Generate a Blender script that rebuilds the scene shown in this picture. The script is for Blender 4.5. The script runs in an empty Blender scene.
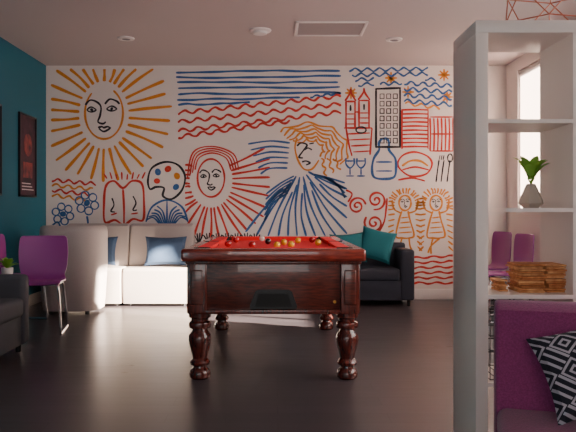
import bpy, bmesh, math, random
from mathutils import Vector, Matrix, Euler
random.seed(7)
F=678.0; CH=1.12; VX=275.0; VY=210.0
RX=2.9; LX=-2.87; BY=8.5; CZ=2.93; FY=-2.0

def lin(c):
    def f(v):
        v/=255.0
        return v/12.92 if v<=0.04045 else ((v+0.055)/1.055)**2.4
    return (f(c[0]),f(c[1]),f(c[2]),1)

def mat(name,c,rough=0.6,metal=0,noise=0.0,nscale=30,bump=0.0,coat=0,c2=None,emis=0,sheen=0,alpha=1,spec=0.5,stretch=None,transl=0):
    m=bpy.data.materials.new(name); m.use_nodes=True
    nt=m.node_tree; b=nt.nodes['Principled BSDF']
    b.inputs['Base Color'].default_value=lin(c); b.inputs['Roughness'].default_value=rough
    b.inputs['Metallic'].default_value=metal; b.inputs['Coat Weight'].default_value=coat
    b.inputs['Specular IOR Level'].default_value=spec
    b.inputs['Sheen Weight'].default_value=sheen
    if transl:
        tb=nt.nodes.new('ShaderNodeBsdfTranslucent'); tb.inputs[0].default_value=lin(c); mx=nt.nodes.new('ShaderNodeMixShader'); mx.inputs[0].default_value=transl
        nt.links.new(b.outputs[0],mx.inputs[1]); nt.links.new(tb.outputs[0],mx.inputs[2]); nt.links.new(mx.outputs[0],nt.nodes['Material Output'].inputs[0])
    if c2 or noise or bump:
        tc=nt.nodes.new('ShaderNodeTexCoord'); mp=nt.nodes.new('ShaderNodeMapping')
        if stretch: mp.inputs['Scale'].default_value=stretch
        nt.links.new(tc.outputs['Object'],mp.inputs[0])
        n=nt.nodes.new('ShaderNodeTexNoise'); n.inputs['Scale'].default_value=nscale; n.inputs['Detail'].default_value=5
        nt.links.new(mp.outputs[0],n.inputs['Vector'])
        if c2 or noise:
            r=nt.nodes.new('ShaderNodeValToRGB')
            a=lin(c); bb=lin(c2) if c2 else tuple(min(1,x*(1-noise)) for x in a[:3])+(1,)
            r.color_ramp.elements[0].color=bb; r.color_ramp.elements[1].color=a
            r.color_ramp.elements[0].position=0.35; r.color_ramp.elements[1].position=0.65
            nt.links.new(n.outputs['Fac'],r.inputs[0]); nt.links.new(r.outputs[0],b.inputs['Base Color'])
        if bump:
            bp=nt.nodes.new('ShaderNodeBump'); bp.inputs['Strength'].default_value=bump; bp.inputs['Distance'].default_value=0.01
            nt.links.new(n.outputs['Fac'],bp.inputs['Height']); nt.links.new(bp.outputs[0],b.inputs['Normal'])
    return m

# ---------------- builder
class B:
    def __init__(s,name):
        s.name=name; s.bm=bmesh.new(); s.mats=[]; s.uv=s.bm.loops.layers.uv.new('UVMap')
    def add(s,t,m,M=None):
        if m not in s.mats: s.mats.append(m)
        i=s.mats.index(m)
        if M is not None: bmesh.ops.transform(t,matrix=M,verts=t.verts)
        for f in t.faces: f.material_index=i; f.smooth=True
        me=bpy.data.meshes.new('tmp'); t.to_mesh(me); t.free(); s.bm.from_mesh(me); bpy.data.meshes.remove(me)
    def box(s,lo,hi,m,bev=0.0,seg=2,M=None,taper=None):
        t=bmesh.new(); bmesh.ops.create_cube(t,size=1)
        lo=Vector(lo); hi=Vector(hi); c=(lo+hi)/2; d=hi-lo
        for v in t.verts:
            k=1.0
            if taper and v.co.z<0: k=taper
            v.co=Vector((c.x+v.co.x*d.x*k,c.y+v.co.y*d.y*(1 if not taper else 1-(1-k)*d.x/d.y),c.z+v.co.z*d.z))
        if bev: bmesh.ops.bevel(t,geom=t.edges[:],offset=bev,segments=seg,profile=0.5,affect='EDGES')
        s.add(t,m,M)
    def lathe(s,prof,c,m,n=24,M=None,sharp=False):
        t=bmesh.new(); rings=[]
        for r,z in prof:
            rings.append([t.verts.new((c[0]+r*math.cos(2*math.pi*k/n),c[1]+r*math.sin(2*math.pi*k/n),c[2]+z)) for k in range(n)])
        for a,b in zip(rings,rings[1:]):
            for k in range(n): t.faces.new((a[k],a[(k+1)%n],b[(k+1)%n],b[k]))
        t.faces.new(rings[0][::-1]); t.faces.new(rings[-1])
        s.add(t,m,M)
    def tube(s,pts,r,m,n=8,M=None,closed=False):
        t=bmesh.new(); pts=[Vector(p) for p in pts]; N=len(pts); rings=[]
        up=Vector((0.13,0.29,0.95)).normalized()
        prev=None
        for i,p in enumerate(pts):
            if closed: d=pts[(i+1)%N]-pts[i-1]
            else: d=pts[min(i+1,N-1)]-pts[max(i-1,0)]
            d.normalize()
            if prev is None: a=d.cross(up); 
            else: a=prev-d*prev.dot(d)
            if a.length<1e-4: a=d.cross(Vector((1,0,0)))
            a.normalize(); prev=a; b=d.cross(a)
            rings.append([t.verts.new(p+(a*math.cos(2*math.pi*k/n)+b*math.sin(2*math.pi*k/n))*r) for k in range(n)])
        pr=list(zip(rings,rings[1:]))+([(rings[-1],rings[0])] if closed else [])
        for a,b in pr:
            for k in range(n): t.faces.new((a[k],a[(k+1)%n],b[(k+1)%n],b[k]))
        if not closed: t.faces.new(rings[0][::-1]); t.faces.new(rings[-1])
        s.add(t,m,M)
    def sphere(s,c,r,m,u=16,v=10):
        t=bmesh.new(); bmesh.ops.create_uvsphere(t,u_segments=u,v_segments=v,radius=r)
        s.add(t,m,Matrix.Translation(c))
    def extr(s,prof,x0,x1,m,bev=0.0,seg=3,M=None):
        t=bmesh.new(); a=[t.verts.new((x0,y,z)) for y,z in prof]; b=[t.verts.new((x1,y,z)) for y,z in prof]
        n=len(prof)
        f1=t.faces.new(a); f2=t.faces.new(b[::-1])
        for k in range(n): t.faces.new((a[k],b[k],b[(k+1)%n],a[(k+1)%n]))
        bmesh.ops.recalc_face_normals(t,faces=t.faces)
        if bev:
            es=[e for e in t.edges if (e.verts[0].co.x==e.verts[1].co.x)]
            bmesh.ops.bevel(t,geom=es,offset=bev,segments=seg,profile=0.5,affect='EDGES')
        s.add(t,m,M)
    def pillow(s,w,h,th,m,M,n=14):
        t=bmesh.new(); uvl=t.loops.layers.uv.new('UVMap')
        def P(u,v,sg):
            k=max(0,(1-u**4)*(1-v**4))**0.5
            px=w/2*u*(1-0.10*(1-v*v)*abs(u)); pz=h/2*v*(1-0.10*(1-u*u)*abs(v))
            return (px,sg*th/2*k,pz)
        for sg in (1,-1):
            g=[[t.verts.new(P(-1+2*i/n,-1+2*j/n,sg)) for j in range(n+1)] for i in range(n+1)]
            for i in range(n):
                for j in range(n):
                    q=[g[i][j],g[i+1][j],g[i+1][j+1],g[i][j+1]]
                    uvs=[(i/n,j/n),((i+1)/n,j/n),((i+1)/n,(j+1)/n),(i/n,(j+1)/n)]
                    if sg>0: q.reverse(); uvs.reverse()
                    f=t.faces.new(q)
                    for l,uv in zip(f.loops,uvs): l[uvl].uv=uv
        bmesh.ops.remove_doubles(t,verts=t.verts,dist=0.0005)
        s.add(t,m,M)
    def leaf(s,base,dirv,L,W,m,droop=0.3):
        t=bmesh.new(); d=Vector(dirv).normalized(); side=d.cross(Vector((0,0,1)))
        if side.length<1e-3: side=Vector((1,0,0))
        side.normalize(); up=side.cross(d); rows=[]
        for i in range(7):
            k=i/6; w=W/2*math.sin(math.pi*min(1,k*0.93+0.07))**0.8 if k<1 else 0.0005
            p=Vector(base)+d*L*k-Vector((0,0,1))*droop*L*k*k
            rows.append([t.verts.new(p-side*w+up*w*0.3),t.verts.new(p),t.verts.new(p+side*w+up*w*0.3)])
        for a,b in zip(rows,rows[1:]):
            for k in range(2): t.faces.new((a[k],a[k+1],b[k+1],b[k]))
        s.add(t,m)
    def done(s,ang=35,parent=None):
        bb=[v.co for v in s.bm.verts]
        o=Vector(((min(v.x for v in bb)+max(v.x for v in bb))/2,(min(v.y for v in bb)+max(v.y for v in bb))/2,min(v.z for v in bb)))
        bmesh.ops.translate(s.bm,vec=-o,verts=s.bm.verts)
        me=bpy.data.meshes.new(s.name); s.bm.to_mesh(me); s.bm.free()
        for m in s.mats: me.materials.append(m)
        me.set_sharp_from_angle(angle=math.radians(ang))
        ob=bpy.data.objects.new(s.name,me); ob.location=o; bpy.context.collection.objects.link(ob)
        if parent: ob.parent=parent; ob.matrix_parent_inverse=parent.matrix_world.inverted()
        return ob

def TR(x,y,z,rz=0,rx=0,ry=0):
    return Matrix.Translation((x,y,z))@Matrix.Rotation(math.radians(rz),4,'Z')@Matrix.Rotation(math.radians(rx),4,'X')@Matrix.Rotation(math.radians(ry),4,'Y')
def cr(pts,n=6,closed=False):
    P=[Vector(p) for p in pts]; out=[]; N=len(P)
    if N<3: 
        return [P[0].lerp(P[1],k/4) for k in range(5)]
    rng=range(N) if closed else range(N-1)
    for i in rng:
        if closed: p0,p1,p2,p3=P[i-1],P[i],P[(i+1)%N],P[(i+2)%N]
        else: p0,p1,p2,p3=P[max(i-1,0)],P[i],P[i+1],P[min(i+2,N-1)]
        for k in range(n):
            t=k/n
            out.append(0.5*((2*p1)+(p2-p0)*t+(2*p0-5*p1+4*p2-p3)*t*t+(3*p1-p0-3*p2+p3)*t**3))
    if not closed: out.append(P[-1])
    return out

# ---------------- materials
M_wall=mat('white_wall_paint',(226,216,212),0.75,bump=0.04,nscale=60)
M_teal=mat('teal_wall_paint',(12,92,112),0.6,bump=0.04,nscale=60)
M_ceil=mat('ceiling_paint',(186,174,174),0.8)
M_trim=mat('trim_white',(225,217,216),0.45)
M_shelf=mat('shelf_white_laminate',(234,222,215),0.35)
M_beige=mat('light_grey_fabric',(186,175,171),0.9,noise=0.12,nscale=220,bump=0.15)
M_cream=mat('cream_fabric',(212,200,189),0.9,noise=0.12,nscale=220,bump=0.15)
M_char=mat('charcoal_fabric',(54,56,68),0.85,noise=0.25,nscale=200,bump=0.2)
M_char2=mat('grey_fabric',(84,84,92),0.85,noise=0.2,nscale=200,bump=0.2)
M_tealc=mat('teal_cushion_fabric',(22,118,128),0.8,noise=0.2,nscale=150,bump=0.2)
M_bluec=mat('blue_cushion_fabric',(66,90,122),0.85,noise=0.2,nscale=150,bump=0.2)
M_purp=mat('purple_plastic',(150,56,142),0.4)
M_magenta=mat('magenta_wool',(138,48,104),0.9,noise=0.3,nscale=180,bump=0.3,sheen=0.2)
M_chrome=mat('chrome',(220,220,225),0.18,metal=1)
M_black=mat('black_plastic',(16,15,18),0.4)
M_brass=mat('brass',(190,140,70),0.3,metal=1)
M_wood=mat('mahogany',(104,42,30),0.28,c2=(60,24,18),nscale=7,coat=0.4,stretch=(2,14,14))
M_woodd=mat('mahogany_leg',(98,36,26),0.24,c2=(60,22,17),nscale=9,coat=0.5,stretch=(7,7,1))
M_rail=mat('mahogany_rail',(144,50,35),0.22,c2=(100,34,25),nscale=7,coat=0.6,stretch=(2,14,14))
M_felt=mat('red_felt',(250,28,44),0.9,noise=0.08,nscale=200)
M_pock=mat('pocket_black',(10,8,9),0.7)
M_br=mat('ball_red',(190,20,24),0.1,coat=1); M_by=mat('ball_yellow',(240,180,30),0.1,coat=1)
M_bw=mat('ball_white',(240,236,225),0.1,coat=1); M_bk=mat('ball_black',(12,12,14),0.1,coat=1)
M_cop=mat('copper_wire',(176,104,84),0.35,metal=0.8)
M_vase=mat('taupe_ceramic',(176,162,150),0.7)
M_green=mat('leaf_green',(150,204,84),0.5,noise=0.25,nscale=20,transl=0.45)
M_paper=mat('tan_paper',(206,138,84),0.85,c2=(170,98,52),nscale=40)
M_paper2=mat('tan_paper_light',(226,170,116),0.85,c2=(186,120,72),nscale=40)
M_darkframe=mat('dark_frame',(28,22,30),0.4)
M_added_blind=mat('added_blind_fabric',(214,206,204),0.8,transl=0.25)  # blinds added on unseen windows to keep stray sun out
M_sheer=mat('sheer_blind_fabric',(236,228,224),0.8,transl=0.7)  # sheer drawn all the way down to stop direct sun and glow
M_metalg=mat('grey_metal',(120,116,122),0.5,metal=0.6)
M_ventg=mat('vent_light_grey',(158,148,150),0.6)

def floor_mat():
    m=bpy.data.materials.new('dark_vinyl_plank'); m.use_nodes=True; nt=m.node_tree; b=nt.nodes['Principled BSDF']
    tc=nt.nodes.new('ShaderNodeTexCoord'); br=nt.nodes.new('ShaderNodeTexBrick')
    nt.links.new(tc.outputs['Object'],br.inputs['Vector'])
    br.inputs['Scale'].default_value=1.0; br.inputs['Brick Width'].default_value=1.2; br.inputs['Row Height'].default_value=0.16
    br.inputs['Mortar Size'].default_value=0.002; br.inputs['Bias'].default_value=0
    br.inputs['Color1'].default_value=lin((76,69,73)); br.inputs['Color2'].default_value=lin((70,64,67)); br.inputs['Mortar'].default_value=lin((56,50,53))
    n=nt.nodes.new('ShaderNodeTexNoise'); n.inputs['Scale'].default_value=3; n.inputs['Detail'].default_value=8
    mp2=nt.nodes.new('ShaderNodeMapping'); mp2.inputs['Scale'].default_value=(1,9,1)
    nt.links.new(tc.outputs['Object'],mp2.inputs[0]); nt.links.new(mp2.outputs[0],n.inputs['Vector'])
    mx=nt.nodes.new('ShaderNodeMixRGB'); mx.blend_type='MULTIPLY'; mx.inputs[0].default_value=0.4
    r=nt.nodes.new('ShaderNodeValToRGB'); r.color_ramp.elements[0].position=0.3; r.color_ramp.elements[0].color=(0.45,0.45,0.45,1); r.color_ramp.elements[1].position=0.7
    nt.links.new(n.outputs['Fac'],r.inputs[0]); nt.links.new(br.outputs[0],mx.inputs[1]); nt.links.new(r.outputs[0],mx.inputs[2])
    nt.links.new(mx.outputs[0],b.inputs['Base Color'])
    rr=nt.nodes.new('ShaderNodeMapRange'); rr.inputs[3].default_value=0.24; rr.inputs[4].default_value=0.38
    nt.links.new(n.outputs['Fac'],rr.inputs[0]); nt.links.new(rr.outputs[0],b.inputs['Roughness'])
    return m
def cushion_pattern():
    m=bpy.data.materials.new('geometric_black_white'); m.use_nodes=True; nt=m.node_tree; b=nt.nodes['Principled BSDF']
    b.inputs['Roughness'].default_value=0.9
    uv=nt.nodes.new('ShaderNodeUVMap'); sp=nt.nodes.new('ShaderNodeSeparateXYZ'); nt.links.new(uv.outputs[0],sp.inputs[0])
    def mth(op,a,bv=None):
        n=nt.nodes.new('ShaderNodeMath'); n.operation=op
        for i,x in enumerate((a,bv)):
            if x is None: continue
            if isinstance(x,(int,float)): n.inputs[i].default_value=x
            else: nt.links.new(x,n.inputs[i])
        return n.outputs[0]
    U=mth('ADD',mth('MULTIPLY',mth('ADD',sp.outputs[0],sp.outputs[1]),3.0),0.1); V=mth('ADD',mth('MULTIPLY',mth('SUBTRACT',sp.outputs[0],sp.outputs[1]),3.0),8.1)
    par=mth('MODULO',mth('ADD',mth('FLOOR',U),mth('FLOOR',V)),2.0)
    su=mth('ABSOLUTE',mth('SUBTRACT',mth('FRACT',U),0.5)); sv=mth('ABSOLUTE',mth('SUBTRACT',mth('FRACT',V),0.5))
    sq=mth('GREATER_THAN',mth('FRACT',mth('ADD',mth('MULTIPLY',mth('MAXIMUM',su,sv),4.0),0.2)),0.6)
    br=mth('GREATER_THAN',mth('FRACT',mth('MULTIPLY',U,3.0)),0.62)
    g=mth('ADD',mth('MULTIPLY',par,sq),mth('MULTIPLY',mth('SUBTRACT',1.0,par),br))
    r=nt.nodes.new('ShaderNodeMixRGB'); r.inputs[1].default_value=lin((20,20,34)); r.inputs[2].default_value=lin((170,162,172))
    nt.links.new(g,r.inputs[0]); nt.links.new(r.outputs[0],b.inputs['Base Color'])
    return m
M_floor=floor_mat(); M_pat=cushion_pattern()

# ---------------- room
b=B('floor'); b.box((LX-.15,FY-.15,-.1),(RX+.15,BY+.15,0),M_floor); b.done()
b=B('ceiling'); b.box((LX-.15,FY-.15,CZ),(RX+.15,BY+.15,CZ+.1),M_ceil); b.done()
b=B('wall_back'); b.box((LX-.15,BY,0),(RX+.15,BY+.15,CZ),M_wall); b.done()
b=B('wall_left'); b.box((LX-.15,FY,0),(LX,BY,CZ),M_teal); b.done()
WS=[(2.2,5.0,.9,2.62),(5.3,6.42,.9,2.62),(7.35,8.1,1.1,2.78)]
b=B('wall_right'); yc=FY
for w_ in WS:
    b.box((RX,yc,0),(RX+.15,w_[0],CZ),M_wall)
    b.box((RX,w_[0],0),(RX+.15,w_[1],w_[2]),M_wall); b.box((RX,w_[0],w_[3]),(RX+.15,w_[1],CZ),M_wall); yc=w_[1]
b.box((RX,yc,0),(RX+.15,BY,CZ),M_wall); b.done()
WF=(-1.6,1.6,0.9,2.4)  # opening for the added front window
b=B('wall_front')
b.box((LX,FY-.15,0),(WF[0],FY,CZ),M_wall); b.box((WF[1],FY-.15,0),(RX,FY,CZ),M_wall)
b.box((WF[0],FY-.15,0),(WF[1],FY,WF[2]),M_wall); b.box((WF[0],FY-.15,WF[3]),(WF[1],FY,CZ),M_wall); b.done()
def window_x(name,w,blindz,mb):
    b=B(name); x0,x1=RX+.06,RX+.11; t=.05
    b.box((x0,w[0],w[2]),(x1,w[0]+t,w[3]),M_trim); b.box((x0,w[1]-t,w[2]),(x1,w[1],w[3]),M_trim)
    b.box((x0,w[0],w[2]),(x1,w[1],w[2]+t),M_trim); b.box((x0,w[0],w[3]-t),(x1,w[1],w[3]),M_trim)
    n=int((w[1]-w[0])/0.9)
    for k in range(1,n+1):
        y=w[0]+(w[1]-w[0])*k/(n+1)
        b.box((x0,y-.025,w[2]),(x1,y+.025,w[3]),M_trim)
    b.box((RX-.02,w[0]+.002,w[2]-.03),(RX+.06,w[1]-.002,w[2]),M_trim)
    b.box((RX+.02,w[0]+.01,blindz),(RX+.024,w[1]-.01,w[3]-.03),mb)
    b.tube([(RX+.03,w[0]+.01,w[3]-.03),(RX+.03,w[1]-.01,w[3]-.03)],.022,M_added_blind)
    b.done()
window_x('window_1',WS[2],1.13,M_sheer); window_x('window_2',WS[1],2.2,M_added_blind); window_x('window_3',WS[0],0.93,M_added_blind)  # blind heights set to block and trim the sun
b=B('added_front_window'); y0,y1=FY-.11,FY-.06  # made-up window behind the camera, put in to carry fill light
for x in (WF[0],-.025,WF[1]-.05): b.box((x,y0,WF[2]),(x+.05,y1,WF[3]),M_trim)
b.box((WF[0],y0,WF[2]),(WF[1],y1,WF[2]+.05),M_trim); b.box((WF[0],y0,WF[3]-.05),(WF[1],y1,WF[3]),M_trim); b.done()
b=B('baseboard_back'); b.box((LX,BY-.018,0),(RX,BY,.13),M_trim,.004); b.done()
b=B('baseboard_left'); b.box((LX,FY,0),(LX+.018,BY-.02,.13),M_trim,.004); b.done()
b=B('baseboard_right'); b.box((RX-.018,FY,0),(RX,BY-.02,.13),M_trim,.004); b.done()

# ---------------- mural
K=BY/F
cols={'blue':(48,98,158),'red':(206,52,38),'och':(222,138,38),'blk':(28,26,36)}
MM={k:mat('mural_'+k,v,0.7,noise=0.15,nscale=40) for k,v in cols.items()}
LAY={'och':.0015,'red':.0022,'blue':.0029,'blk':.0036}
mur=B('wall_mural')
def stroke(c,pts,w=2.0,closed=False,n=6):
    w*=.94
    P=cr([Vector((p[0],p[1],0)) for p in pts],n,closed)
    t=bmesh.new(); N=len(P); L=[];R=[]; ph=random.random()*6
    for i,p in enumerate(P):
        if closed: d=P[(i+1)%N]-P[i-1]
        else: d=P[min(i+1,N-1)]-P[max(i-1,0)]
        if d.length<1e-6: d=Vector((1,0,0))
        d.normalize(); nn=Vector((-d.y,d.x,0))
        ww=w/2*(1+0.16*math.sin(i*0.55+ph))
        if not closed and (i==0 or i==N-1): ww*=0.6
        for S,sg in ((L,1),(R,-1)):
            q=p+nn*ww*sg
            S.append(t.verts.new(((q.x-VX)*K,BY-LAY[c],CH+(VY-q.y)*K)))
    for i in range(N-1): t.faces.new((L[i],L[i+1],R[i+1],R[i]))
    if closed: t.faces.new((L[-1],L[0],R[0],R[-1]))
    mur.add(t,MM[c])
def ell(c,cx,cy,rx,ry,w=2,n=14,a0=0,a1=360):
    full=(a1-a0>=360)
    pts=[(cx+rx*math.cos(math.radians(a0+(a1-a0)*k/n)),cy+ry*math.sin(math.radians(a0+(a1-a0)*k/n))) for k in range(n if full else n+1)]
    stroke(c,pts,w,full,3)
def blob(c,cx,cy,r):
    ell(c,cx,cy,r*.5,r*.5,r,8)
def wave(c,x0,y0,x1,y1,amp,per,w=2):
    L=math.hypot(x1-x0,y1-y0); n=max(4,int(L/per*4)); dx,dy=(x1-x0)/L,(y1-y0)/L; ph=random.random()*3
    stroke(c,[(x0+dx*L*k/n-dy*amp*math.sin(k*math.pi/2+ph),y0+dy*L*k/n+dx*amp*math.sin(k*math.pi/2+ph)) for k in range(n+1)],w,n=4)
def rays(c,cx,cy,rx,ry,n,box,w=2,lo=1.15,maxr=70,a0=0,a1=360,jit=.12):
    for k in range(n):
        a=math.radians(a0+(a1-a0)*(k+.5)/n+random.uniform(-1.5,1.5)); ca,sa=math.cos(a),math.sin(a)
        x,y=cx+rx*lo*ca,cy+ry*lo*sa
        r=maxr*(1-random.random()*jit)
        for (o,d,l0,l1) in ((cx,ca,box[0],box[2]),(cy,sa,box[1],box[3])):
            if d>1e-3: r=min(r,(l1-o)/d)
            if d<-1e-3: r=min(r,(l0-o)/d)
        ex,ey=cx+r*ca,cy+r*sa
        if r<math.hypot(rx*ca,ry*sa)*lo+3: continue
        stroke(c,[(x,y),((x+ex)/2+random.uniform(-.8,.8),(y+ey)/2+random.uniform(-.8,.8)),(ex,ey)],w)
def face(cx,cy,s,w=1.6):
    q=lambda L:[(cx+x*s,cy+y*s) for x,y in L]
    stroke('blk',q([(-17,-6),(-12,-11),(-5,-9),(-1,-4),(-2,5),(-4,11),(1,13),(4,11)]),w)
    stroke('blk',q([(3,-7),(8,-12),(15,-10),(18,-7)]),w)
    stroke('blk',q([(-15,-1),(-11,-4),(-6,-1),(-11,1)]),w*.8,True)
    stroke('blk',q([(5,-2),(10,-5),(15,-2),(10,0)]),w*.8,True)
    blob('blk',cx-10.5*s,cy-1.3*s,1.6*s); blob('blk',cx+10*s,cy-2.3*s,1.6*s)
    stroke('blk',q([(-4,17),(0,16),(2,17),(6,16),(9,18)]),w); stroke('blk',q([(-3,18),(2,21),(8,18)]),w)
# sun 1
ell('och',104,113,19,26,2.2,a0=-60,a1=230)
rays('och',104,115,22,30,30,(51,69,172,182),3.1,1.12,70,jit=.08)
face(102,111,.98,2.0)
# blue stripes
for i,(x0,x1,y) in enumerate([(176,340,72),(176,341,77.5),(177,338,83),(178,340,88.5),(178,341,94),(177,300,99.5),(178,250,104.5)]):
    pts=[(x0+(x1-x0)*k/8,y+random.uniform(-.8,.8)-(1.5*k/8)) for k in range(9)]
    stroke('blue',pts,2.3)
for i,(y0,y1) in enumerate([(113,96),(122,104),(131,112),(137,121)]):
    wave('red',178,y0,341 if i<3 else 290,y1,1.9,15,2.4)
wave('blue',310,97,341,93,1,10,2)
# central red sun
ell('red',211,178,13.5,19,2.0)
for k in range(4): stroke('red',[(195-k*2.6,170+k*3),(199-k*2,158-k*1.8),(212,153-k*2.2),(226+k*2.4,158-k*1.4),(231+k*2.6,170)],1.6)
rays('red',211,180,17,22,27,(185,148,270,238),2.3,1.25,66,-35,215,.06)
face(210,177,.62,1.5)
# woman: hair, face, blue cloak
for k in range(6):
    r=14+k*4.6
    stroke('och',[(309+r*1.05*math.cos(a)+1.4*math.sin(9*a+k),150+r*.72*math.sin(a)+1.6*math.cos(9*a+k)) for a in [math.radians(-140+ j*(175)/16) for j in range(17)]],2.0,n=4)
for k in range(3): wave('och',322+k*6,158,326+k*7,176-k*3,1.5,8,2)
stroke('blk',[(297,146),(301,143),(307,145),(303,151),(299,157),(303,158)],1.8)
stroke('blk',[(304,150),(308,148),(312,150)],1.6); stroke('blk',[(309,144),(314,143)],1.6); stroke('blk',[(302,162),(306,161),(310,163),(306,165)],1.8)
stroke('och',[(297,138),(295,148),(298,160),(304,169),(312,169),(319,160)],2)
for k in range(6): stroke('blue',[(290-k*.5,143+k*5),(270,141+k*5.5),(248+k*2.5,144+k*6)],2.0)
for k in range(15):
    a=math.radians(24+k*7.6); ca,sa=math.cos(a),math.sin(a)
    R=min((347-300)/ca if ca>0.01 else 99,(236-168)/sa,84); r0=9+(k%3)*8
    stroke('blue',[(300+r0*ca,168+r0*sa),(300+(r0+R)/2*ca-3*sa,168+(r0+R)/2*sa+1),(300+R*ca,168+R*sa)],2.2)
for k in range(6): stroke('blue',[(294-k*1.2,176+k*3.4),(281-k*1.5,183+k*4),(266-k*.4,194+k*5.4)],1.9)
for k in range(4): stroke('blue',[(312+k*6,174+k*1.5),(326+k*4.5,177+k*3.4),(345,183+k*5)],1.9)
# black grass
for k in range(7):
    x=199+k*9.5
    for d in (-5,-2,1,4): stroke('blk',[(x,244),(x+d*.6,238),(x+d,232+abs(d)*.6)],1.4)
stroke('blk',[(195,243),(225,241),(262,243)],1.6)
# city
for (x0,x1,yt) in ((346,355,101),(359,369,100)):
    stroke('red',[(x0,128),(x0,115),(x0,yt)],2); stroke('red',[(x1,128),(x1,115),(x1,yt)],2)
    stroke('red',[(x0-1,yt),((x0+x1)/2-1,yt-7),((x0+x1)/2,yt-12)],2); stroke('red',[(x1+1,yt),((x0+x1)/2+1,yt-7),((x0+x1)/2,yt-12)],2)
    stroke('red',[(x0,yt+.5),(x1,yt+.5)],2); stroke('blk',[((x0+x1)/2,yt+4),((x0+x1)/2,yt+10)],2.2)
    for k in range(3): stroke('red',[(x0,yt+13+k*5),(x1,yt+13+k*5)],1.6)
stroke('red',[(355,112),(359,112)],2); ell('blk',361,130,5,3,1.6); stroke('red',[(344,128),(372,128)],2); 
for k in range(4): stroke('red',[(347+k*2,134+k*6),(370,133+k*6)],1.8)
stroke('red',[(346,128),(349,145),(352,156)],1.9); stroke('red',[(372,128),(371,140),(370,155)],1.9)
for q in (((376,89),(376,148)),((400,88),(400,148)),((375,89),(401,88)),((376,147),(400,147))): stroke('blk',[q[0],((q[0][0]+q[1][0])/2,(q[0][1]+q[1][1])/2),q[1]],2.2)
for i in range(3):
    for j in range(7):
        x=380+i*6.6; y=94+j*7.4
        stroke('blk',[(x,y),(x+4,y),(x+4,y+4.6),(x,y+4.6),(x,y)],1.4,n=1)
for j in range(10): stroke('red',[(402,110+j*4.1),(415,109.6+j*4.1),(428,110+j*4.1)],2)
stroke('red',[(402,109),(402,130),(402,149)],2); stroke('red',[(428,109),(428,149)],2)
for j in range(7): stroke('red',[(430+j*3.8,118),(430.5+j*3.8,134),(430+j*3.8,151)],1.9)
stroke('red',[(430,117),(453,117)],2); stroke('red',[(430,134),(453,134)],1.8); stroke('red',[(430,151),(453,151)],1.8)
for k in range(4): wave('blue',349+k*3,70+k*5,428 if k<2 else 374,69+k*5,1.7,12,2)
for k in range(4): wave('blue',404,83+k*6,452,86+k*6.2,2,12,2.1)
wave('blue',380,84,402,83,1.6,10,2); wave('blue',425,79,436,80,1.6,10,2)
for cx,cy in ((444,75),(391,78),(351,93),(447,97),(408,92)):
    for a in range(0,180,45):
        ca,sa=math.cos(math.radians(a)),math.sin(math.radians(a)); stroke('och',[(cx-6*ca,cy-6*sa),(cx+6*ca,cy+6*sa)],2.3)
wave('och',405,103,440,108,1.8,12,2)
# bottle / glasses / food
stroke('blue',[(379,150),(379,143),(382,139),(387,139),(389,143),(389,150),(395,158),(396,168),(394,177),(384,179),(374,177),(372,168),(374,158)],2.6,True)
stroke('blue',[(376,162),(392,162)],1.8); stroke('blue',[(376,171),(392,171)],1.8)
for cx in (350,361):
    stroke('blue',[(cx-4,158),(cx-4,164),(cx,168),(cx+4,164),(cx+4,158)],1.8); stroke('blue',[(cx,168),(cx,175)],1.6); stroke('blue',[(cx-4,176),(cx+4,176)],1.6)
    stroke('blue',[(cx-4,161),(cx+4,161)],1.8)
stroke('red',[(398,166),(402,156),(414,152),(427,156),(432,164),(426,174),(410,176)],2.1,True); stroke('och',[(402,166),(410,161),(420,161),(428,166)],2.4); stroke('red',[(402,170),(415,167),(429,170)],1.8)
stroke('red',[(398,180),(412,178),(425,181)],2)
for x in (436,441,447): stroke('blk',[(x,182),(x+1.5,170),(x+3,160)],1.5)
for d in (-2,0,2): stroke('blk',[(441+d,160),(442+d,155)],1.1)
ell('blk',450,158,2.4,4,1.4)
# spirals
for cx,cy,r,s0 in ((357,206,9,0),(376,200,10,2),(374,223,10,4)):
    stroke('red',[(cx+r*(k/20)*math.cos(s0+k*.62),cy+r*(k/20)*math.sin(s0+k*.62)) for k in range(1,21)],2.2,n=3)
stroke('red',[(346,190),(352,194),(348,202)],2); stroke('red',[(387,198),(386,210),(384,222),(378,233)],2)
wave('blue',346,240,372,236,1.6,10,1.9)
# dancing figures
for cx,s in ((405,1),(436,-1)):
    ell('och',cx,203,6,7.5,2); face(cx,202,.26,.7)
    stroke('och',[(cx-3,211),(cx-6,220),(cx-9,236),(cx-3,238),(cx+4,238),(cx+9,235),(cx+5,220),(cx+3,211)],2)
    stroke('och',[(cx-4,213),(cx-11,209),(cx-13,200)],2); stroke('och',[(cx+4,213),(cx+11,210),(cx+13,200)],2)
    stroke('och',[(cx-3,238),(cx-5,246),(cx-5,254)],2); stroke('och',[(cx+4,238),(cx+5*s,246),(cx+8*s,253)],2)
    for k in range(4): stroke('och',[(cx-4-k,218+k*5),(cx+4+k,217+k*5)],1.5)
    rays('och',cx,205,9,10,18,(388,188,453,252),1.8,1.15,19,-200,20)
    for k in range(7):
        for sg in (-1,1): stroke('och',[(cx+sg*(10+k*.4),214+k*5.4),(cx+sg*17,215+k*6)],1.9)
for k in range(6): wave('red',410,258+k*5,453,256+k*5.4,.9,16,2.1)
for k in range(4): wave('och' if k%2 else 'red',52,180+k*5,96-k*3,184+k*5.4,1.7,11,2)
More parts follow.
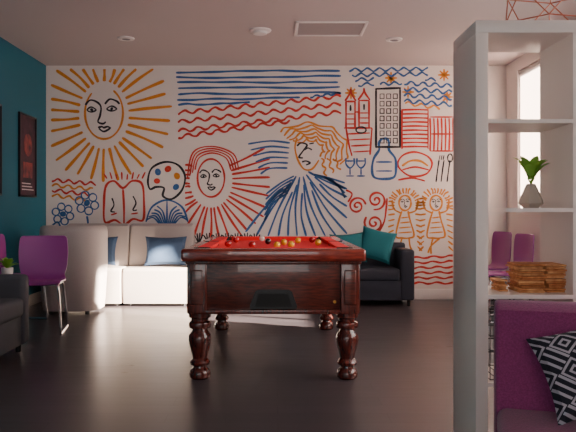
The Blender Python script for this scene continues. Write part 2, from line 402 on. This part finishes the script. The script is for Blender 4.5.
def flower(cx,cy,r):
    for k in range(6):
        a=k*math.pi/3+.3; px,py=cx+r*.62*math.cos(a),cy+r*.62*math.sin(a)
        ell('blue',px,py,r*.30,r*.30,1.4,8)
    blob('blue',cx,cy,r*.25); stroke('blue',[(cx,cy+r),(cx+1,cy+r+8),(cx-1,cy+r+16)],1.9)
flower(63,214,12); flower(87,203,13); flower(70,234,9)
stroke('blue',[(52,226),(58,222),(62,232)],1.9)
stroke('red',[(106,186),(114,181),(123,188),(132,181),(142,184),(144,203),(143,220),(133,219),(124,225),(115,220),(105,222),(104,204)],2.4,True)
stroke('red',[(123,189),(124,207),(124,224)],2.2)
stroke('blk',[(112,198),(114,205),(111,211),(115,212)],1.6); stroke('blk',[(133,196),(136,203),(133,210),(137,210)],1.6)
for k in range(8): stroke('red',[(107+k*5,180-abs(k-3.5)*.4),(104+k*5.9,174-2*(k%2))],1.7)
stroke('red',[(111,215),(117,213)],1.6); stroke('red',[(131,214),(138,213)],1.6)
stroke('blk',[(148,180),(152,168),(165,162),(178,165),(185,176),(182,190),(172,199),(163,196),(164,188),(156,187),(150,189)],2.2,True)
blob('blue',158,172,3.4); blob('red',168,169,3.4); blob('och',177,176,3.4); blob('blue',176,187,3.2); blob('red',157,181,3)
for sg in (-1,1):
    for k in range(5):
        stroke('blue',[(167+sg*(1+k*1.2),226),(167+sg*(4+k*2.4),212+k*1.4),(167+sg*(10+k*2.8),206+k*3.6)],1.7)
stroke('blue',[(146,222),(152,207),(167,200),(182,207),(188,222)],2.0); stroke('blue',[(167,200),(167,226)],1.8)
mural=mur.done()

# ---------------- pool table
TX=-0.01; Y0,Y1=4.38,6.5
t=B('pool_table')
t.box((TX-.56,Y0+.05,.445),(TX+.56,Y1-.05,.79),M_wood,.006,taper=.975)
hw=.60
def rail(lo,hi): t.box(lo,hi,M_rail,.018,3)
rail((TX-hw,Y0,.785),(TX+hw,Y0+.13,.868)); rail((TX-hw,Y1-.13,.785),(TX+hw,Y1,.868))
rail((TX-hw,Y0+.10,.786),(TX-hw+.13,Y1-.10,.867)); rail((TX+hw-.13,Y0+.10,.786),(TX+hw,Y1-.10,.867))
t.box((TX-.575,Y0+.03,.765),(TX+.575,Y1-.03,.787),M_woodd,.008)
t.box((TX-.562,Y0+.04,.44),(TX+.562,Y1-.04,.47),M_woodd,.008)
t.box((TX-.46,Y0+.1,.82),(TX+.46,Y1-.1,.836),M_felt)
def cush(p0,p1,inn):
    p0=Vector(p0);p1=Vector(p1);inn=Vector(inn); d=(p1-p0).normalized()
    tt=bmesh.new(); A=[];Bv=[]
    for P,S,sg in ((p0,A,1),(p1,Bv,-1)):
        P=P-inn*.035
        S.append(tt.verts.new(P+Vector((0,0,.836)))); S.append(tt.verts.new(P+Vector((0,0,.8705))))
        S.append(tt.verts.new(P+inn*.085+d*sg*.03+Vector((0,0,.872)))); S.append(tt.verts.new(P+inn*.065+d*sg*.03+Vector((0,0,.836))))
    tt.faces.new(A); tt.faces.new(Bv[::-1])
    for k in range(4): tt.faces.new((A[k],Bv[k],Bv[(k+1)%4],A[(k+1)%4]))
    bmesh.ops.recalc_face_normals(tt,faces=tt.faces); t.add(tt,M_felt)
xi=hw-.125; ya,yb=Y0+.125,Y1-.125; ym=(ya+yb)/2; g=.06
cush((TX-xi+g,ya,0),(TX+xi-g,ya,0),(0,1,0)); cush((TX+xi-g,yb,0),(TX-xi+g,yb,0),(0,-1,0))
for sx in (-1,1):
    cush((TX+sx*xi,ya+g,0),(TX+sx*xi,ym-.05,0),(-sx,0,0)); cush((TX+sx*xi,ym+.05,0),(TX+sx*xi,yb-g,0),(-sx,0,0))
    for yy in (ya+.01,ym,yb-.01):
        t.lathe([(.055,.0),(.055,.0345),(.04,.0345),(.038,.01)],(TX+sx*(xi+(.02 if yy==ym else 0)),yy,.836),M_pock,20)
for sx in (-1,1):
    for yy,s2 in ((Y0+.05,1),(Y1-.05,-1)):
        cx=TX+sx*.50; cy=yy+s2*.055
        t.box((cx-.066,cy-.066,.44),(cx+.066,cy+.066,.775),M_woodd,.012,3)
        t.box((cx-.04,cy-.071,.50),(cx+.04,cy+.071,.73),M_wood,.01,3)
        prof=[(.05,0),(.062,.012),(.066,.035),(.058,.06),(.042,.075),(.040,.085),(.058,.095),(.062,.11),(.056,.122),(.044,.135),(.05,.17),(.062,.215),(.070,.26),(.066,.295),(.048,.32),(.046,.33),(.066,.34),(.070,.358),(.066,.375),(.054,.385),(.054,.40),(.068,.41),(.07,.445)]
        t.lathe([(r*1.08,z) for r,z in prof],(TX+sx*.49,cy+ (0.03 if s2>0 else -.03),0),M_woodd,28)
def plate(pts,y0,y1,m):
    tt=bmesh.new(); a=[tt.verts.new((TX+x,y0,z)) for x,z in pts]; c=[tt.verts.new((TX+x,y1,z)) for x,z in pts]; n=len(pts)
    tt.faces.new(a); tt.faces.new(c[::-1])
    for k in range(n): tt.faces.new((a[k],c[k],c[(k+1)%n],a[(k+1)%n]))
    bmesh.ops.recalc_face_normals(tt,faces=tt.faces); t.add(tt,m)
plate([(-.15,.475),(.15,.475),(.155,.495),(.12,.585),(.10,.60),(-.10,.60),(-.12,.585),(-.155,.495)],Y0+.035,Y0+.07,M_black)
plate([(-.12,.49),(.12,.49),(.095,.575),(-.095,.575)],Y0+.033,Y0+.06,M_pock)
t.lathe([(.010,0),(.010,.006)],(0,0,0),M_brass,14,M=Matrix.Translation((TX+.40,Y0+.05,.52))@Matrix.Rotation(math.radians(90),4,'X'))
pt=t.done()
bl=B('pool_balls')
def ball(px,y,m): bl.sphere(((px-VX)*y/F,y,.8362+.0255),.0255,m,20,12)
for px,y,m in [(236,5.9,M_br),(262,6.15,M_bw),(268,5.6,M_bk),(277,5.0,M_by),(284,5.45,M_by),(291,5.1,M_by),(298,5.75,M_by),(312,5.9,M_br),(318,5.4,M_by),(228,5.2,M_br),(252,5.05,M_br)]:
    ball(px,y,m)
bl.done()

# ---------------- shelf
SX=.815; SY=2.75; SD=.35; ST=1.89
s=B('cube_shelving_unit'); cw=.345; n=2; pt_=.05; thin=.016
Wd=pt_*2+cw*n+thin*(n-1)
s.box((SX,SY,0),(SX+pt_,SY+SD,ST-pt_),M_shelf,.001); s.box((SX+Wd-pt_,SY,0),(SX+Wd,SY+SD,ST-pt_),M_shelf,.001)
s.box((SX,SY,ST-pt_),(SX+Wd,SY+SD,ST),M_shelf,.001); s.box((SX+pt_,SY,0),(SX+Wd-pt_,SY+SD,.05),M_shelf)
ZB=[.41,.767,1.12,1.481]
for z in ZB: s.box((SX+pt_,SY+.002,z-thin/2),(SX+Wd-pt_,SY+SD-.002,z+thin/2),M_shelf)
for k in range(1,n):
    x=SX+pt_+cw*k+thin*(k-1); s.box((x,SY+.003,.05),(x+thin,SY+SD-.003,ST-pt_),M_shelf)
s.done()
def sx(px,y): return (px-VX)*y/F
vy=2.93; vx=sx(531,vy); z0=1.12+thin/2+.0005
v=B('potted_plant'); v.lathe([(.034,0),(.055,.02),(.052,.035),(.022,.10),(.017,.105),(.012,.10)],(vx,vy,z0),M_vase,6)
for k in range(15):
    a=k*2.4; e=1.0+random.random()*1.3; L=.09+random.random()*.05
    v.tube([(vx,vy,z0+.1),(vx+math.cos(a)*.015,vy+math.sin(a)*.015,z0+.13)],.002,M_green,5)
    v.leaf((vx+math.cos(a)*.012,vy+math.sin(a)*.012,z0+.12+random.random()*.04),(math.cos(a),math.sin(a),e*1.3),L,.045,M_green,.35)
v.done()
def stack(name,cx,cy,w,d,h,z,step=.010):
    q=B(name); k=0; zz=z
    while zz<z+h-step*.5:
        for side in ((-1,1) if w>.1 else (0,)):
            hwid=w/4 if side else w/2
            ox=cx+side*w/4+random.uniform(-.008,.008)*(1 if side else .3); oy=cy+random.uniform(-.012,.012)
            q.box((-hwid+.003,-d/2,0),(hwid-.003,d/2,step*random.uniform(.7,.9)),random.choice([M_paper,M_paper2]),.002,2,M=TR(ox,oy,zz,random.uniform(-8,8)))
        zz+=step; k+=1
    q.done(20)
z3=.767+thin/2+.0005
stack('book_stack',sx(538,2.9),2.9,.22,.15,.12,z3)
stack('book_stack',sx(499,2.93),2.93,.045,.10,.05,z3)
w=B('copper_wire_basket'); tt=bmesh.new(); bmesh.ops.create_icosphere(tt,subdivisions=1,radius=.19)
cx,cy,cz=sx(549,2.95),2.94,ST+.004
for e in tt.edges:
    a,c=e.verts[0].co.copy(),e.verts[1].co.copy()
    f=lambda p: Vector((cx+p.x*1.12,cy+p.y*.85,cz+max(p.z+.13,0)*.75+.003))
    a,c=f(a),f(c)
    if (a-c).length>.01: w.tube([a,(a+c)/2,c],.0028,M_cop,6)
tt.free(); w.done()
w=B('wire_basket'); bx0,bx1,by0,by1,bz=SX+pt_+.02,SX+pt_+.30,SY+.04,SY+.30,.41+thin/2+.004
for z in (0,.06,.12,.18,.24,.29):
    w.tube([(bx0,by0,bz+z),(bx1,by0,bz+z),(bx1,by1,bz+z),(bx0,by1,bz+z)],.0025,M_black,6,closed=True)
for k in range(9):
    x=bx0+(bx1-bx0)*k/8
    for yy in (by0,by1): w.tube([(x,yy,bz),(x,yy,bz+.145),(x,yy,bz+.29)],.002,M_black,5)
    w.tube([(x,by0,bz),(x,(by0+by1)/2,bz),(x,by1,bz)],.002,M_black,5)
w.done()

# ---------------- magenta sofa
def arm_m():
    M=TR(.838,2.60,0,-16)
    a=B('magenta_sofa')
    a.extr([(0,.10),(0,.755),(-.03,.782),(-.10,.782),(-.14,.757),(-.20,.42),(-.20,.10)],0,1.1,M_magenta,.018,3,M)
    a.box((0,-.74,.10),(1.1,-.16,.32),M_magenta,.02,3,M); a.box((.005,-.76,.315),(.55,-.17,.42),M_magenta,.035,4,M); a.box((.552,-.76,.315),(1.095,-.17,.42),M_magenta,.035,4,M)
    for x in (.06,1.04):
        for y in (-.68,-.08): a.lathe([(.016,0),(.024,.11)],(x,y,0),M_darkframe,12,M)
    a.done()
    c=B('patterned_cushion'); c.pillow(.36,.30,.11,M_pat,M@TR(.315,-.285,.60,-6,-24,-20)); c.done()
arm_m()

# ---------------- chairs
def chair(x,y,rz,name='purple_chair'):
    M=TR(x,y,0,rz); c=B(name)
    prof=[(-.22,.445,.40),(-.19,.46,.43),(-.05,.455,.45),(.10,.45,.44),(.17,.46,.42),(.205,.50,.40),(.22,.56,.43),(.235,.66,.45),(.25,.76,.45),(.262,.85,.43),(.265,.875,.38)]
    P=cr([Vector(p) for p in prof],3); t=bmesh.new(); rows=[]
    for i,p in enumerate(P):
        row=[]
        for k in range(9):
            u=-1+k/4; back=max(0,min(1,(p.y-.5)/.3))
            row.append(t.verts.new((u*p.z/2, p.x-.03*back*u*u+0, p.y+.012*u*u*(1-back))))
        rows.append(row)
    for a,b2 in zip(rows,rows[1:]):
        for k in range(8): t.faces.new((a[k],a[k+1],b2[k+1],b2[k]))
    bmesh.ops.recalc_face_normals(t,faces=t.faces)
    bmesh.ops.solidify(t,geom=t.faces[:],thickness=.012)
    c.add(t,M_purp,M)
    for sx_ in (-1,1):
        X=sx_*.19
        c.tube(cr([Vector(q) for q in [(X*.9,.10,.438),(X*.95,-.14,.438),(X,-.20,.42),(X*1.1,-.22,.22),(X*1.15,-.235,.03),(X*1.15,-.20,.011),(X*1.15,.0,.011),(X*1.15,.20,.011),(X*1.15,.235,.03),(X*1.08,.20,.2),(X,.15,.42),(X*.9,.10,.436)]],4),.011,M_chrome,8,M)
    c.tube([(-.17,-.1,.436),(0,-.1,.436),(.17,-.1,.436)],.009,M_chrome,8,M)
    c.done()
chair(-2.17,6.25,10); chair(-2.585,6.74,84)
chair(2.34,7.62,-82); chair(2.33,6.93,-86)

# ---------------- modular lounge seats
def lounge(x0,x1,yf,yb,name='lounge_seat'):
    l=B(name)
    d=yb-yf
    l.extr([(yf+.03,.03),(yf+.01,.12),(yf,.30),(yf+.005,.41),(yf+.04,.445),(yf+d*.62,.44),(yf+d*.62,.03)],x0,x1,M_cream,.02,3)
    l.extr([(yf+d*.60,.03),(yf+d*.60,.45),(yf+d*.64,.56),(yf+d*.70,.80),(yf+d*.74,.92),(yf+d*.82,.955),(yf+d*.92,.94),(yb-.01,.86),(yb,.5),(yb,.03)],x0,x1,M_beige,.025,3)
    for xx in (x0+.07,x1-.07):
        for yy in (yf+.09,yb-.08): l.lathe([(.025,0),(.025,.035)],(xx,yy,0),M_black,12)
    l.done()
lounge(-2.55,-1.785,7.86,8.46); lounge(-1.775,-1.0,7.86,8.46)
c=B('blue_cushion'); c.pillow(.50,.36,.13,M_bluec,TR(-1.31,8.13,.63,3,-16)); c.done()
c=B('blue_cushion'); c.pillow(.46,.36,.13,M_bluec,TR(-2.12,8.13,.63,-3,-16)); c.done()
def tub(cx,cy,w,d,h):
    l=B('curved_lounge_seat'); t=bmesh.new(); N=40; rows=[]
    def outl(a,k):
        ca,sa=math.cos(a),math.sin(a); e=.62
        return Vector((cx+w/2*k*math.copysign(abs(ca)**e,ca),cy+d/2*k*math.copysign(abs(sa)**e,sa)))
    angs=[math.pi+math.pi*k/N for k in range(-6,N+7)]
    secs=[(.90,.04),(.94,.15),(1.0,.5),(1.0,h-.07),(.975,h-.02),(.90,h),(.80,h-.02),(.75,h-.08),(.74,.5),(.74,.04)]
    for a in angs:
        row=[]
        for k,z in secs:
            p=outl(a,k); row.append(t.verts.new((p.x,p.y,z)))
        rows.append(row)
    n=len(secs)
    for a,b2 in zip(rows,rows[1:]):
        for k in range(n): t.faces.new((a[k],a[(k+1)%n],b2[(k+1)%n],b2[k]))
    t.faces.new(rows[0]); t.faces.new(rows[-1][::-1])
    bmesh.ops.recalc_face_normals(t,faces=t.faces); l.add(t,M_beige)
    t=bmesh.new(); vs=[]
    ring=[outl(2*math.pi*k/48,.735) for k in range(48)]
    secs2=[(1,.04),(1,.40),(.97,.44),(.88,.455)]
    rr=[[t.verts.new((cx+(p.x-cx)*k,cy+(p.y-cy)*k,z)) for p in ring] for k,z in secs2]
    for a,b2 in zip(rr,rr[1:]):
        for k in range(48): t.faces.new((a[k],a[(k+1)%48],b2[(k+1)%48],b2[k]))
    t.faces.new(rr[0][::-1]); t.faces.new(rr[-1]); l.add(t,M_cream)
    for dx in (-.2,.2):
        for dy in (-.2,.18): l.lathe([(.025,0),(.025,.045)],(cx+dx,cy+dy,0),M_black,12)
    l.done(50)
tub(-2.22,7.5,.68,.66,.95)

# ---------------- dark sofa back right
def sofa(x0,x1,yf,yb,name='charcoal_sofa',ah=.66,bh=.72):
    l=B(name); aw=.16
    l.box((x0,yf,.07),(x0+aw,yb,ah),M_char,.03,4); l.box((x1-aw,yf,.07),(x1,yb,ah),M_char,.03,4)
    l.box((x0+.02,yb-.16,.07),(x1-.02,yb,bh),M_char,.03,4)
    l.box((x0+.1,yf+.02,.07),(x1-.1,yb-.1,.30),M_char,.01)
    xs=x0+aw+.005; n=max(1,round((x1-x0-2*aw)/.6)); cw=(x1-x0-2*aw-.01)/n
    for k in range(n): l.box((xs+cw*k,yf-.005,.295),(xs+cw*(k+1)-.004,yb-.155,.44),M_char,.035,4)
    for xx in (x0+.06,x1-.06):
        for yy in (yf+.06,yb-.06): l.lathe([(.02,0),(.024,.075)],(xx,yy,0),M_black,12)
    l.done()
sofa(.05,1.62,7.85,8.46)
c=B('teal_cushion'); c.pillow(.42,.40,.14,M_tealc,TR(1.22,8.16,.70,-8,-18,14)); c.done()
c=B('teal_cushion'); c.pillow(.42,.38,.14,M_tealc,TR(.88,8.16,.66,6,-18,-4)); c.done()
l=B('grey_armchair')
Ma=TR(-2.36,5.03,0,90)
l.box((-.40,-.40,.06),(-.26,.38,.61),M_char2,.04,4,Ma); l.box((.26,-.40,.06),(.40,.38,.61),M_char2,.04,4,Ma)
l.box((-.38,.22,.06),(.38,.40,.70),M_char2,.04,4,Ma); l.box((-.28,-.38,.06),(.28,.26,.30),M_char2,.02,2,Ma); l.box((-.255,-.41,.29),(.255,.22,.44),M_char2,.04,4,Ma)
for x in (-.33,.33):
    for y in (-.33,.33): l.lathe([(.02,0),(.024,.065)],(x,y,0),M_black,12,Ma)
l.done()
s=B('side_table'); s.lathe([(.20,.53),(.215,.535),(.215,.55),(.20,.555)],(-2.42,5.74,0),M_darkframe,32); s.lathe([(.02,.015),(.02,.53)],(-2.42,5.74,0),M_chrome,14); s.lathe([(.15,0),(.15,.01),(.03,.02)],(-2.42,5.74,0),M_chrome,28); s.done()
p=B('potted_plant'); px_,py_=-2.25,5.70
p.lathe([(.035,0),(.045,.03),(.048,.08),(.042,.08),(.04,.06)],(px_,py_,.5555),M_trim,18)
for k in range(28):
    a=k*2.4; p.leaf((px_,py_,.62),(math.cos(a),math.sin(a),.9+random.random()*2.6),.12+random.random()*.07,.045,M_green,.4)
p.done()

# ---------------- posters on left wall
M_post=mat('poster_art_dark',(70,34,52),0.5,c2=(24,18,34),nscale=7)
M_post2=mat('poster_art_red',(150,62,58),0.5,c2=(60,30,48),nscale=9)
def poster(ya,yb,za,zb,m2):
    p=B('framed_poster'); x=LX+.002; 
    p.box((x,ya,za),(x+.012,yb,zb),M_post)
    f=.02
    p.box((x,ya,za),(x+.025,ya+f,zb),M_darkframe,.003); p.box((x,yb-f,za),(x+.025,yb,zb),M_darkframe,.003)
    p.box((x,ya+f,za),(x+.025,yb-f,za+f),M_darkframe,.003); p.box((x,ya+f,zb-f),(x+.025,yb-f,zb),M_darkframe,.003)
    p.lathe([(.13,0),(.13,.002)],(0,0,0),M_post2,30,M=TR(x+.0125,(ya+yb)/2,za+.6)@Matrix.Rotation(math.radians(90),4,'Y'))
    p.box((x+.012,ya+.12,za+.22),(x+.0135,yb-.12,za+.40),M_post2)
    for k in range(3): p.box((x+.012,ya+.08,za+.08+k*.035),(x+.0135,yb-.08-.05*k,za+.09+k*.035),M_trim)
    p.done()
poster(7.57,8.10,1.27,2.22,M_post2); poster(6.54,7.07,1.27,2.22,M_post2)

# ---------------- ceiling items
def ceil_y(py): return F*(CZ-CH)/(VY-py)
for px,py in ((126,38),(394,39)):
    Y=ceil_y(py); X=(px-VX)*Y/F
    d=B('recessed_downlight'); d.lathe([(.045,-.004),(.05,-.018),(.085,-.014),(.09,-.001)],(X,Y,CZ),M_trim,28); d.lathe([(.044,-.012),(.044,-.004)],(X,Y,CZ),M_metalg,20); d.done()
Y=ceil_y(30); X=(260-VX)*Y/F
d=B('smoke_detector'); d.lathe([(.05,-.045),(.07,-.04),(.075,-.02),(.11,-.014),(.115,-.001)],(X,Y,CZ),M_trim,28); d.done()
va,vb=ceil_y(21),ceil_y(35); v=B('ceiling_access_panel'); X0,X1=.20,.90
z0,z1=CZ-.014,CZ-.0002
v.box((X0,va,z0),(X1,va+.03,z1),M_trim,.003); v.box((X0,vb-.03,z0),(X1,vb,z1),M_trim,.003); v.box((X0,va,z0),(X0+.03,vb,z1),M_trim,.003); v.box((X1-.03,va,z0),(X1,vb,z1),M_trim,.003)
v.box((X0+.02,va+.02,CZ-.006),(X1-.02,vb-.02,CZ-.0005),M_ventg)
v.done()

# ---------------- lights
def area(name,loc,rot,sx_,sy_,e,col):
    L=bpy.data.lights.new(name,'AREA'); L.shape='RECTANGLE'; L.size=sx_; L.size_y=sy_; L.energy=e; L.color=col
    o=bpy.data.objects.new(name,L); o.location=loc; o.rotation_euler=[math.radians(a) for a in rot]; bpy.context.collection.objects.link(o)
area('added_fill_light_2',(RX-.03,3.6,1.76),(0,90,0),1.6,2.7,88,(1,.92,.87))  # added fill lamp just inside the unseen blinded right window
area('added_fill_light_4',(0,FY+.02,1.65),(90,0,0),3.1,1.4,26,(1,.93,.91))  # added fill lamp behind the camera, at the made-up front window
S=bpy.data.lights.new('sun','SUN'); S.energy=110; S.angle=math.radians(1.2); S.color=(1,.84,.70)
o=bpy.data.objects.new('sun',S); o.rotation_euler=Vector((-1,0.4,-.36)).to_track_quat('-Z','Y').to_euler(); o.location=(5,5.7,3); bpy.context.collection.objects.link(o)
w=bpy.data.worlds.new('World'); bpy.context.scene.world=w; w.use_nodes=True
bg=w.node_tree.nodes['Background']; bg.inputs[0].default_value=(1,.95,.93,1); bg.inputs[1].default_value=1.8

cam=bpy.data.cameras.new('camera'); co=bpy.data.objects.new('camera',cam); bpy.context.collection.objects.link(co)
cam.sensor_width=36; cam.lens=F/576*36; cam.shift_x=13/576; cam.shift_y=-6/576
co.location=(0,0,CH); co.rotation_euler=(math.radians(90),0,0); cam.clip_start=.05
bpy.context.scene.camera=co
